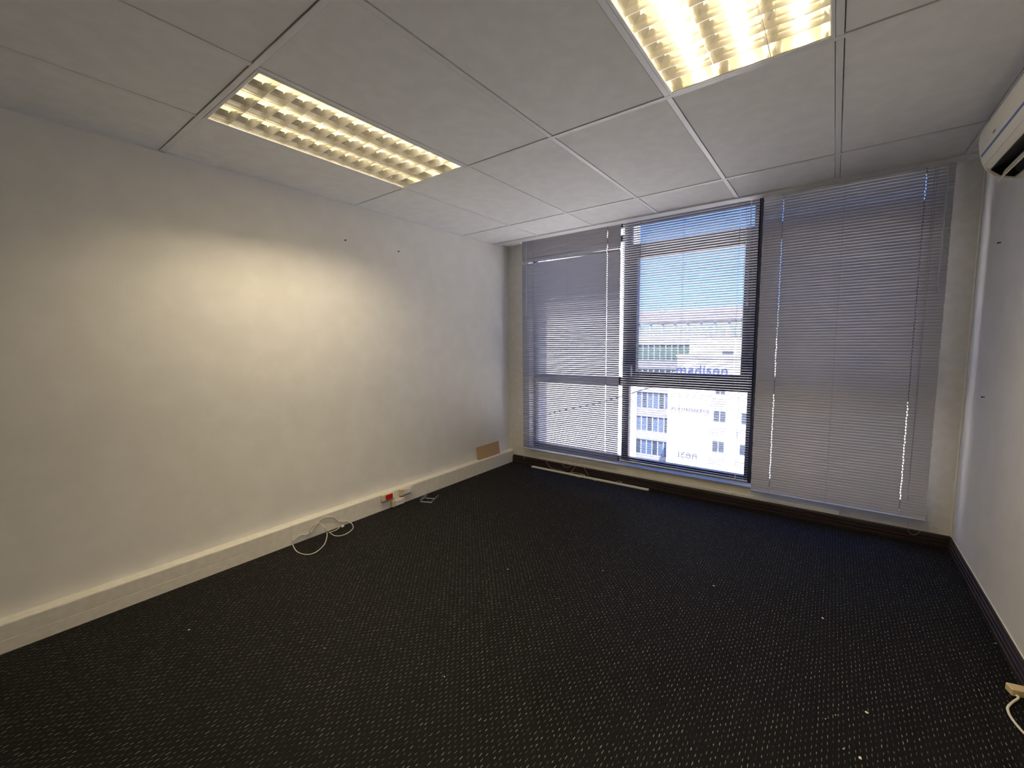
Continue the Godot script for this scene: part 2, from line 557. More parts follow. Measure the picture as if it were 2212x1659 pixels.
func blind(label: String, x0: float, x1: float, ybot: float, tilt: float, ladders: Array, slipped: bool, wand_x: float, wand_y0: float, cord_x: float, tassel_y: float) -> Node3D:
	var xc := (x0 + x1) * 0.5
	var zc := -3.86
	var t := thing("venetian_blind", label, "blind", Vector3(xc, ybot, zc), "venetian blinds over the windows")
	var ln := x1 - x0
	part("head_rail", soft_box(Vector3(-ln * 0.5, 2.525 - ybot, -0.0125), Vector3(ln * 0.5, 2.55 - ybot, 0.0125), 0.002), M.rail, t)
	part("bottom_rail", soft_box(Vector3(-ln * 0.5, 0.0, -0.011), Vector3(ln * 0.5, 0.012, 0.011), 0.003), M.rail, t)
	var holes := [ladders[0] - xc, ladders[2] - xc]
	var mesh := slat_mesh(ln, holes)
	var pitch := 0.0207
	var n := int((2.518 - ybot - 0.025) / pitch)
	for i in n:
		var y := 0.028 + i * pitch
		var yaw := 0.0
		var lean := 0.0
		var tl := deg_to_rad(tilt) + rng.randf_range(-0.018, 0.018)
		if i < 4 and absf(tilt) < 30:
			tl *= 0.7                                       # the lowest slats lie on the rail
		if slipped:
			var gap := int((2.252 - ybot) / pitch)
			if i == gap:
				lean = -0.034                               # hangs in the ladder above: the wedge under it lets light in
				y += 0.005
			elif i == gap + 1:
				lean = -0.014
				y += 0.004
			elif i > gap and i < gap + 12:
				tl += deg_to_rad(13)
		part("slat", mesh, M.slat, t, Vector3(rng.randf_range(-0.0012, 0.0012), y, 0), Vector3(-tl, yaw, lean))
	for lx in ladders:
		for dz in [-0.0132, 0.0132]:
			part("ladder_cord", tube([Vector3(lx - xc, 0.006, dz), Vector3(lx - xc, 2.53 - ybot, dz)], 0.0007, 5), M.cord, t)
	# tilt wand of clear plastic and the pull cord with its tassel
	var wz := 0.024
	var wtop := Vector3(wand_x - xc, 2.53 - ybot, wz)
	var wbot := Vector3(wand_x - xc, wand_y0 - ybot, wz + 0.004)
	part("wand", tube([wtop, wbot], 0.0036, 6), M.clear, t)
	part("wand_grip", tube([wbot + Vector3(0, 0.002, 0), wbot - Vector3(0, 0.03, 0)], 0.006, 8), M.clear, t)
	if tassel_y > 0.0:
		for k in 2:
			var cx := cord_x - xc + k * 0.012
			var pts := [Vector3(cx, 2.53 - ybot, wz - 0.004)]
			for s in 5:
				pts.append(Vector3(cord_x - xc + k * 0.012 * (1.0 - s / 4.0), lerpf(2.0, tassel_y - ybot + 0.02, s / 4.0), wz - 0.004))
			part("pull_cord", tube(smooth_path(pts, 3), 0.0009, 5), M.cord, t)
		part("tassel", tube([Vector3(cord_x - xc, tassel_y - ybot + 0.025, wz), Vector3(cord_x - xc, tassel_y - ybot - 0.012, wz)], 0.0055, 8), M.rail, t)
	return t

func make_blinds() -> void:
	rng.seed = 77
	blind("pale venetian blind with one slipped slat, hanging next to the trunking corner", -2.772, -1.636, 0.203, 48.0, [-2.626, -2.195, -1.771], true, -2.70, 1.72, -2.74, -1.0)
	blind("half-open venetian blind through which the buildings outside show", -1.620, -0.514, 0.246, 20.0, [-1.449, -1.070, -0.644], false, -0.567, 1.70, -0.60, 0.27)
	blind("fully closed dark-looking venetian blind hanging nearest the air conditioner", -0.486, 0.546, 0.180, -66.0, [-0.357, 0.005, 0.414], false, 0.508, 1.73, 0.45, 0.33)

# ---------------------------------------------------------------- ceiling lights
func ceiling_light(label: String, x0: float, x1: float, dz := 0.0) -> void:
	# louvred fitting with three tubes; it fills a 0.6 x 1.2 m bay of the grid
	var z0 := -1.973 + dz
	var z1 := -0.827 + dz
	var t := thing("ceiling_light", label, "ceiling light", Vector3((x0 + x1) * 0.5, H, (z0 + z1) * 0.5), "louvred lights set into the ceiling grid")
	var hw := (x1 - x0) * 0.5
	var hl := (z1 - z0) * 0.5
	# flange
	for s in [-1.0, 1.0]:
		part("frame_side", soft_box(Vector3(minf(s * hw, s * (hw + 0.0125)), -0.003, -hl - 0.014), Vector3(maxf(s * hw, s * (hw + 0.0125)), 0.004, hl + 0.014), 0.001), M.grid, t)
		part("frame_end", soft_box(Vector3(-hw, -0.003, minf(s * hl, s * (hl + 0.014))), Vector3(hw, 0.004, maxf(s * hl, s * (hl + 0.014))), 0.001), M.grid, t)
	# housing
	var st := begin()
	add_box(st, Vector3(-hw - 0.012, 0.105, -hl - 0.012), Vector3(hw + 0.012, 0.112, hl + 0.012))
	for s in [-1.0, 1.0]:
		add_box(st, Vector3(minf(s * hw, s * (hw + 0.012)), 0.004, -hl - 0.012), Vector3(maxf(s * hw, s * (hw + 0.012)), 0.105, hl + 0.012))
		add_box(st, Vector3(-hw, 0.004, minf(s * hl, s * (hl + 0.012))), Vector3(hw, 0.105, maxf(s * hl, s * (hl + 0.012))))
	part("housing", done(st), M.housing, t)
	# long parabolic reflectors: two halves at the sides, two whole ones between the tubes
	var col := hw * 2.0 / 3.0
	var top := 0.052
	var curve := func(v: float) -> float: return 0.0012 + 0.030 * pow(v, 1.9)
	for k in 4:
		var xc := -hw + col * k
		var o := PackedVector2Array()
		for i in 8:
			var v := i / 7.0
			if k == 3:
				o.append(Vector2(xc, v * top))
			else:
				o.append(Vector2(xc + curve.call(v), v * top))
		for i in 8:
			var v := 1.0 - i / 7.0
			if k == 0:
				o.append(Vector2(xc, v * top))
			else:
				o.append(Vector2(xc - curve.call(v), v * top))
		var clean := PackedVector2Array()
		for q in o:
			if clean.is_empty() or clean[-1].distance_to(q) > 1e-5:
				clean.append(q)
		part("reflector_rail", extrude(clean, 2, -hl, hl), M.aluminium, t)
	# cross blades: thin wedges, twelve in each column
	var blade := PackedVector2Array([Vector2(-0.0008, 0.001), Vector2(0.0008, 0.001), Vector2(0.0032, 0.024), Vector2(0.0072, 0.046), Vector2(-0.0072, 0.046), Vector2(-0.0032, 0.024)])
	var bm := extrude(blade, 0, -col * 0.5 + 0.0013, col * 0.5 - 0.0013)
	for k in 3:
		for i in 12:
			part("louvre_blade", bm, M.aluminium, t, Vector3(-hw + col * (k + 0.5), 0.0, -hl + hl * 2.0 * (i + 1) / 13.0))
	# end plates close each column
	for s in [-1.0, 1.0]:
		part("end_plate", box(Vector3(-hw, 0.0, minf(s * hl, s * (hl - 0.003))), Vector3(hw, 0.06, maxf(s * hl, s * (hl - 0.003)))), M.aluminium, t)
	# tubes, each with a light of its size just below it
	for k in 3:
		var xc := -hw + col * (k + 0.5)
		part("fluorescent_tube", tube([Vector3(xc, 0.074, -hl + 0.03), Vector3(xc, 0.074, hl - 0.03)], 0.013, 12), M.tube, t)
		for s in [-1.0, 1.0]:
			part("lamp_holder", soft_box(Vector3(xc - 0.014, 0.058, minf(s * hl * 0.995, s * (hl - 0.03))), Vector3(xc + 0.014, 0.09, maxf(s * hl * 0.995, s * (hl - 0.03))), 0.003), M.socket_white, t)
		var a := AreaLight3D.new()
		a.name = "tube_light"
		a.light_color = Color8(255, 236, 200)
		a.light_energy = 0.52
		a.area_size = Vector2(0.026, hl * 2.0 - 0.07)
		a.area_range = 12.0
		a.area_attenuation = 2.0
		a.shadow_enabled = true
		a.position = Vector3(xc, 0.060, 0)
		a.rotation = Vector3(-PI / 2, 0, 0)
		t.add_child(a, true)

# ---------------------------------------------------------------- air conditioner
func make_air_conditioner() -> void:
	var z0 := -3.15
	var z1 := -2.30
	var t := thing("air_conditioner", "cream wall-mounted split air conditioner with blue stripe, below the ceiling", "air conditioner", Vector3(XR, 2.16, (z0 + z1) * 0.5))
	var prof := PackedVector2Array([Vector2(-0.001, 0.268), Vector2(-0.12, 0.268), Vector2(-0.150, 0.262), Vector2(-0.166, 0.250), Vector2(-0.170, 0.232), Vector2(-0.171, 0.195), Vector2(-0.166, 0.150), Vector2(-0.158, 0.112), Vector2(-0.146, 0.075), Vector2(-0.132, 0.048), Vector2(-0.115, 0.030), Vector2(-0.093, 0.018), Vector2(-0.046, 0.0), Vector2(-0.001, 0.0)])
	var hl := (z1 - z0) * 0.5
	# the mouth of the outlet is a real recess along the lower front
	var inner := PackedVector2Array()
	for q in prof.slice(0, 9):
		inner.append(q)
	inner.append(Vector2(-0.128, 0.060))
	inner.append(Vector2(-0.060, 0.085))
	inner.append(Vector2(-0.034, 0.018))
	inner.append(Vector2(-0.046, 0.0))
	inner.append(Vector2(-0.001, 0.0))
	part("body", extrude(inner, 2, -hl + 0.02, hl - 0.02), M.ac, t)
	part("end_cap", extrude(prof, 2, -hl, -hl + 0.02), M.ac, t)
	part("end_cap", extrude(prof, 2, hl - 0.02, hl), M.ac, t)
	part("outlet_lining", extrude(PackedVector2Array([Vector2(-0.127, 0.0585), Vector2(-0.0605, 0.083), Vector2(-0.035, 0.0185), Vector2(-0.037, 0.0185), Vector2(-0.062, 0.079), Vector2(-0.126, 0.056)]), 2, -hl + 0.0205, hl - 0.0205), M.black, t)
	for s in [-1.0, 1.0]:
		part("outlet_lining", extrude(PackedVector2Array([Vector2(-0.126, 0.056), Vector2(-0.062, 0.079), Vector2(-0.037, 0.0185), Vector2(-0.048, 0.008), Vector2(-0.093, 0.024)]), 2, s * (hl - 0.0215), s * (hl - 0.0200)), M.black, t)
	# seam and stripe follow the front
	part("front_panel", extrude(PackedVector2Array([Vector2(-0.1665, 0.246), Vector2(-0.1725, 0.228), Vector2(-0.1735, 0.195), Vector2(-0.1685, 0.150), Vector2(-0.1605, 0.112), Vector2(-0.1515, 0.083), Vector2(-0.148, 0.085), Vector2(-0.157, 0.112), Vector2(-0.165, 0.150), Vector2(-0.170, 0.195)]), 2, -hl + 0.006, hl - 0.006), M.ac, t)
	part("blue_stripe", extrude(PackedVector2Array([Vector2(-0.1660, 0.132), Vector2(-0.1642, 0.122), Vector2(-0.1600, 0.122), Vector2(-0.1618, 0.132)]), 2, -hl + 0.028, hl - 0.028), M.ac_blue, t)
	part("badge", extrude(PackedVector2Array([Vector2(-0.1709, 0.166), Vector2(-0.1696, 0.157), Vector2(-0.1660, 0.157), Vector2(-0.1673, 0.166)]), 2, -hl + 0.235, -hl + 0.275), M.ac_grey, t)
	part("vane", soft_box(Vector3(-0.008, -0.0013, -hl + 0.012), Vector3(0.008, 0.0013, hl - 0.012), 0.0008), M.ac, t, Vector3(-0.094, 0.004, 0), Vector3(0, 0, deg_to_rad(62)))
	part("vane", soft_box(Vector3(-0.007, -0.0011, -hl + 0.05), Vector3(0.007, 0.0011, hl - 0.05), 0.0008), M.ac, t, Vector3(-0.086, 0.035, 0), Vector3(0, 0, deg_to_rad(62)))
	for k in 18:
		part("vane_rib", box(Vector3(-0.0045, 0.0, -0.008), Vector3(0.0045, 0.026, 0.008)), M.ac, t, Vector3(-0.0935, 0.008, -hl + 0.075 + k * 0.041), Vector3(0, 0, deg_to_rad(-19)))

# ---------------------------------------------------------------- trunking along the left wall
func make_trunking() -> void:
	var t := thing("power_trunking", "cream plastic skirting trunking running along the bare wall", "trunking", Vector3(XL + 0.001, 0, 0))
	var pr := PackedVector2Array([Vector2(0, 0), Vector2(0.0585, 0), Vector2(0.0585, 0.060), Vector2(0.0578, 0.0615), Vector2(0.0578, 0.063), Vector2(0.0585, 0.0645), Vector2(0.059, 0.132), Vector2(0.057, 0.137), Vector2(0.050, 0.1415), Vector2(0.004, 0.145), Vector2(0, 0.145)])
	var cuts := [ZW, -3.02, -1.345, 0.35, ZB]
	for k in cuts.size() - 1:
		part("trunking_length", extrude(pr, 2, cuts[k] + 0.0006, cuts[k + 1] - 0.0006), M.trunking, t)
	part("end_cap", soft_box(Vector3(-0.0, 0.0, ZW + 0.0005), Vector3(0.063, 0.150, ZW + 0.014), 0.003), M.trunking, t)
	# sockets clipped to the trunking
	for s in [["red", -2.08, -2.205, 0.084, 0.138], ["white", -2.272, -2.40, 0.080, 0.134], ["outlet", -2.178, -2.305, 0.006, 0.062]]:
		var zc: float = (s[1] + s[2]) * 0.5
		var hw: float = absf(s[2] - s[1]) * 0.5
		var hh: float = (s[4] - s[3]) * 0.5
		var lab := "cream socket box with red dedicated power socket on the trunking"
		if s[0] == "white":
			lab = "cream socket box with white switched power socket on the trunking"
		if s[0] == "outlet":
			lab = "cream outlet box with three dark holes at the foot of the trunking"
		var o := thing("wall_socket", lab, "socket", Vector3(XL + 0.059, (s[3] + s[4]) * 0.5, zc))
		part("mounting_box", soft_box(Vector3(-0.001, -hh, -hw), Vector3(0.028, hh, hw), 0.003), M.cream, o)
		# near end of the box is blank; the plate sits towards the window
		var p0 := -hw + 0.022
		var p1 := hw - 0.034
		var plate_mat: Material = M.red if s[0] == "red" else M.socket_white
		var pl := part("face_plate", soft_box(Vector3(0.0275, -hh + 0.006, p0), Vector3(0.0305, hh - 0.005, p1), 0.001), plate_mat, o)
		if s[0] == "outlet":
			for k in 3:
				part("hole", extrude(rounded_rect(0.008, 0.008, 0.0039), 1, 0.0, 0.0012), M.dark_slot, pl, Vector3(0.0302, 0.002, lerpf(p1 - 0.014, p0 + 0.014, k / 2.0)), Vector3(0, 0, -PI / 2))
		else:
			for q in [[0.010, 0.30], [-0.008, 0.14], [-0.008, 0.46]]:
				part("hole", extrude(rounded_rect(0.006, 0.006, 0.0029), 1, 0.0, 0.0008), M.dark_slot, pl, Vector3(0.0303, q[0], lerpf(p1, p0, q[1])), Vector3(0, 0, -PI / 2))
			part("rocker", soft_box(Vector3(0.0300, -0.010, lerpf(p1, p0, 0.94)), Vector3(0.0335, 0.012, lerpf(p1, p0, 0.66)), 0.0012), plate_mat, pl)
		part("side_trim", soft_box(Vector3(0.0275, -hh + 0.004, -hw + 0.003), Vector3(0.0300, hh - 0.004, -hw + 0.020), 0.001), M.ivory, o)

# ---------------------------------------------------------------- small things
func make_small_things() -> void:
	# cable loops in front of the trunking
	var c := thing("data_cable", "loose grey data cable looped on the carpet against the trunking", "cable", Vector3(0, 0, 0))
	var pts := [at_y(733, 1140, 0.012), at_y(741, 1138, 0.006)]
	pts = [Vector3(-2.955, 0.012, -1.70), Vector3(-2.93, 0.006, -1.66), Vector3(-2.93, 0.005, -1.60), at_y(712, 1150, 0.005), at_y(722, 1157, 0.005), at_y(738, 1157, 0.005), at_y(755, 1149, 0.005), at_y(763, 1138, 0.005), Vector3(-2.955, 0.022, -1.775), at_x(733, 1127, -2.962), at_x(722, 1119, -2.96), at_x(708, 1117, -2.958), at_x(693, 1122, -2.962), at_x(683, 1135, -2.962), at_x(671, 1150, -2.955), at_x(669, 1146, -2.952), at_x(676, 1135, -2.95), at_x(690, 1130, -2.94), Vector3(-2.90, 0.06, -1.55), at_y(706, 1150, 0.02), at_y(706, 1160, 0.006), at_y(700, 1177, 0.005), at_y(682, 1193, 0.005), at_y(662, 1198, 0.005), at_y(642, 1192, 0.005), at_y(633, 1178, 0.005), Vector3(-2.955, 0.03, -1.345), at_x(647, 1157, -2.962), at_x(662, 1155, -2.962), at_x(672, 1150, -2.963)]
	part("cable_sheath", tube(smooth_path(pts, 6), 0.0034, 8), M.cable, c)
	part("plug", soft_box(Vector3(-0.007, 0.0, -0.012), Vector3(0.007, 0.013, 0.012), 0.002), M.ivory, c, Vector3(-2.945, 0.001, -1.715), Vector3(0, 0.35, 0))
	# metal bracket on the carpet
	var b := thing("metal_bracket", "small galvanised metal bracket lying on the carpet below the sockets", "bracket", Vector3(-2.835, 0, -2.505))
	b.rotation.y = deg_to_rad(24)
	part("plate", soft_box(Vector3(-0.060, 0.0015, 0.060), Vector3(0.050, 0.0055, 0.078), 0.001), M.steel, b)
	part("plate", soft_box(Vector3(-0.060, 0.0015, -0.030), Vector3(0.050, 0.0045, -0.016), 0.001), M.steel, b)
	part("flange", soft_box(Vector3(-0.062, 0.0, -0.078), Vector3(-0.058, 0.026, 0.078), 0.001), M.steel, b)
	part("flange", soft_box(Vector3(0.048, 0.0, -0.078), Vector3(0.052, 0.022, 0.078), 0.001), M.steel, b)
	for k in 3:
		part("slot", soft_box(Vector3(0.0505, 0.006, -0.055 + k * 0.042), Vector3(0.0535, 0.015, -0.033 + k * 0.042), 0.0008), M.black, b)
		part("lug", soft_box(Vector3(-0.06, 0.024, -0.06 + k * 0.05), Vector3(-0.056, 0.036, -0.045 + k * 0.05), 0.0008), M.steel, b)
	part("stud", tube([Vector3(-0.02, 0.004, 0.01), Vector3(-0.02, 0.02, 0.01)], 0.006, 8), M.steel, b)
	# cardboard leaning on top of the trunking
	var k0 := thing("cardboard_piece", "flat brown cardboard piece leaning on the trunking near the corner", "cardboard", Vector3(XL + 0.034, 0.1435, -3.53))
	k0.rotation.z = deg_to_rad(9)
	part("sheet", soft_box(Vector3(-0.003, 0.0, -0.185), Vector3(0.003, 0.140, 0.185), 0.001), M.card, k0)
	part("folded_edge", soft_box(Vector3(-0.012, 0.004, 0.178), Vector3(-0.0035, 0.136, 0.184), 0.001), M.card, k0)
	# mini trunking on the spandrel
	var mt := thing("mini_trunking", "narrow cream cable trunking fixed under the window sill", "trunking", Vector3(-1.25, 0.103, ZW))
	part("cover", soft_box(Vector3(-1.345, -0.0125, 0.0), Vector3(1.342, 0.0125, 0.018), 0.002), M.ivory, mt)
	for hx in [-0.98, -0.44, 0.10, 0.62]:
		part("screw_hole", extrude(rounded_rect(0.006, 0.006, 0.0029), 2, 0.0178, 0.0188), M.black, mt, Vector3(hx, 0.004, 0))
	# strip lying on the carpet
	var a0 := at_y(1150, 1006, 0.014)
	var a1 := at_y(1404, 1054, 0.014)
	a0.z = -3.872
	a1.z = -3.880
	var ls := thing("trunking_lid", "loose white trunking lid lying on the carpet along the skirting", "strip", Vector3((a0.x + a1.x) * 0.5, 0, (a0.z + a1.z) * 0.5))
	ls.rotation.y = -atan2(a1.z - a0.z, a1.x - a0.x)
	var hl := a0.distance_to(a1) * 0.5
	part("lid", extrude(PackedVector2Array([Vector2(-0.016, 0.0005), Vector2(0.016, 0.0005), Vector2(0.016, 0.010), Vector2(0.013, 0.0135), Vector2(-0.013, 0.0135), Vector2(-0.016, 0.010)]), 0, -hl, hl), M.strip, ls)
	# tangled string over the strip
	var sg := thing("string_cord", "tangled beige string hanging from the blind over the loose lid", "string", Vector3(0, 0, 0))
	var zf := -3.905
	var path := [at_z(1190, 981, -3.90), at_z(1181, 987, -3.906), at_z(1180, 997, -3.90), at_z(1187, 1008, -3.895), at_y(1196, 1013, 0.017), at_y(1210, 1015, 0.017), at_y(1222, 1020, 0.017), at_y(1232, 1021, 0.018), at_y(1243, 1017, 0.02), at_y(1256, 1019, 0.02), at_y(1264, 1025, 0.018), at_y(1262, 1030, 0.018), at_y(1250, 1032, 0.012), at_y(1236, 1030, 0.016), at_y(1228, 1025, 0.017), at_y(1240, 1020, 0.018), at_y(1256, 1024, 0.017), at_y(1270, 1031, 0.017), at_y(1284, 1038, 0.012), at_y(1300, 1038, 0.016), at_y(1318, 1042, 0.016), at_y(1334, 1044, 0.016), at_y(1346, 1040, 0.018), at_y(1347, 1038, 0.02), at_y(1338, 1039, 0.02), at_y(1326, 1043, 0.018)]
	for q in path.size():
		path[q].z = clampf(path[q].z, -3.908, -3.82)
	part("strand", tube(smooth_path(path, 5), 0.0016, 6), M.string, sg)
	part("strand", tube(smooth_path([at_z(1215, 983, -3.888), at_z(1214, 1000, -3.90), at_z(1221, 1009, -3.895), at_z(1232, 1008, -3.895), at_z(1239, 1000, -3.90), at_z(1240, 988, -3.89)], 5), 0.0016, 6), M.string, sg)
	part("strand", tube(smooth_path([at_z(1243, 988, -3.885), at_z(1254, 1000, -3.90), at_z(1264, 1015, -3.905), at_z(1271, 1027, -3.895)], 5), 0.0016, 6), M.string, sg)
	part("strand", tube(smooth_path([at_z(1250, 989, -3.885), at_z(1248, 1000, -3.90), at_z(1241, 1010, -3.905), at_z(1233, 1020, -3.88)], 5), 0.0016, 6), M.string, sg)
	# little ends of cord below the blinds
	var loop := thing("cord_loop", "thin cord loop trailing below the closed blind onto the skirting", "string", Vector3(0, 0, 0))
	part("strand", tube(smooth_path([at_z(1963, 1125, -3.86), at_z(1961, 1140, -3.90), at_z(1966, 1152, -3.912), at_z(1976, 1155, -3.912), at_z(1986, 1149, -3.914), at_z(1989, 1140, -3.918)], 5), 0.0009, 5), M.string, loop)
	var loop2 := thing("cord_end", "short white cord end dangling over the skirting in the corner", "string", Vector3(0, 0, 0))
	part("strand", tube(smooth_path([at_z(1129, 972, -3.86), at_z(1130, 985, -3.90), at_z(1132, 989, -3.916), at_z(1135, 988, -3.918)], 5), 0.0012, 5), M.white_cable, loop2)
	# terminal block with a cable at the foot of the right wall
	var tb := thing("terminal_block", "cream junction plug with white cable on the carpet by the right skirting", "plug", Vector3(0.652, 0, -2.425))
	tb.rotation.y = deg_to_rad(14)
	part("block", soft_box(Vector3(-0.033, 0.004, -0.024), Vector3(0.033, 0.034, 0.016), 0.003), M.terminal, tb)
	var inv := tb.transform.affine_inverse()
	var cp := []
	for q in [Vector3(0.630, 0.012, -2.415), at_y(2200, 1507, 0.010), at_y(2190, 1515, 0.007), at_y(2179, 1525, 0.006), at_y(2177, 1534, 0.006), at_y(2183, 1548, 0.006), at_y(2196, 1566, 0.006), at_y(2214, 1586, 0.006), at_y(2240, 1612, 0.006), Vector3(0.60, 0.006, -1.9)]:
		cp.append(inv * q)
	part("cable_sheath", tube(smooth_path(cp, 6), 0.0042, 8), M.white_cable, tb)
	# crumbs of plaster on the carpet
	rng.seed = 9
	for q in [[1542, 1266, 0.006], [1777, 1336, 0.006], [1872, 1540, 0.006], [1858, 1638, 0.006], [408, 1361, 0.005], [1097, 1230, 0.0045], [1031, 1030, 0.005], [1822, 1618, 0.003], [1783, 1553, 0.0025], [1805, 1545, 0.0025], [2150, 1390, 0.004], [1302, 1233, 0.004], [960, 1462, 0.003], [700, 1400, 0.0025]]:
		var o := thing("plaster_crumb", "tiny cream crumb of plaster lying on the dark carpet", "crumb", at_y(q[0], q[1], 0.0), "plaster crumbs on the carpet")
		var st := begin()
		var r: float = q[2]
		var ring := []
		for a in 6:
			var an := TAU * a / 6.0 + rng.randf() * 0.5
			ring.append(Vector3(cos(an) * r * rng.randf_range(0.7, 1.2), r * 0.35 * rng.randf_range(0.7, 1.3), sin(an) * r * 1.2 * rng.randf_range(0.6, 1.1)))
		var topv := Vector3(rng.randf_range(-0.3, 0.3) * r, r * 0.9, rng.randf_range(-0.3, 0.3) * r)
		var bot := Vector3(0, 0.0, 0)
		for a in 6:
			tri_out(st, ring[a], ring[(a + 1) % 6], topv, ring[a] + Vector3.UP * r)
			tri_out(st, ring[a], ring[(a + 1) % 6], bot, ring[a] - Vector3.UP * r)
		part("chip", done(st), M.crumb, o)
	var pc := thing("paper_scrap", "crumpled scrap of clear wrapper on the carpet in mid room", "scrap", at_y(1040, 1138, 0.0))
	var ps := begin()
	for k in 8:
		var b0 := Vector3(rng.randf_range(-0.012, 0.012), 0.001, rng.randf_range(-0.012, 0.012))
		tri_out(ps, b0, b0 + Vector3(rng.randf_range(0.004, 0.010), rng.randf_range(0.0, 0.008), 0.003), b0 + Vector3(-0.003, rng.randf_range(0.002, 0.010), rng.randf_range(0.004, 0.012)), Vector3.UP)
	part("film", done(ps), M.clear, pc)
	# nails and plugs left in the walls
	for q in [[744, 519], [859, 543]]:
		var p := at_x(q[0], q[1], XL)
		var o := thing("wall_screw", "dark screw left in the bare wall, the one %s the window corner" % ("nearer" if q[0] > 800 else "farther from"), "screw", p, "screws left in the bare wall")
		part("shank", tube([Vector3(-0.002, 0, 0), Vector3(0.016, -0.002, 0)], 0.0026, 8), M.screw, o)
		part("head", tube([Vector3(0.015, -0.002, 0), Vector3(0.019, -0.002, 0)], 0.0055, 10), M.screw, o)
	for q in [[2162, 524], [2127, 858]]:
		var p := at_x(q[0], q[1], XR)
		var o := thing("wall_nail", "dark nail left in the right wall %s" % ("just below the air conditioner" if q[1] < 700 else "about waist high"), "nail", p, "nails left in the right wall")
		part("shank", tube([Vector3(0.002, 0, 0), Vector3(-0.010, 0, 0)], 0.0026, 8), M.screw, o)
		part("head", tube([Vector3(-0.010, 0, 0), Vector3(-0.013, 0, 0)], 0.0045, 10), M.screw, o)

# ---------------------------------------------------------------- outside
func rect(u0: float, v0: float, u1: float, v1: float, z: float) -> Array:
	# corners of an upright rectangle on the plane z, from two corners seen through the window
	var a := at_z(u0, v0, z)
	var b := at_z(u1, v1, z)
	return [minf(a.x, b.x), minf(a.y, b.y), maxf(a.x, b.x), maxf(a.y, b.y)]

func words(text: String, height: float, depth: float) -> TextMesh:
	var t := TextMesh.new()
	var f := SystemFont.new()
	f.font_names = PackedStringArray(["Droid Sans"])
	t.font = f
	t.text = text
	t.font_size = 64
	t.pixel_size = height / 64.0
	t.depth = depth
	return t

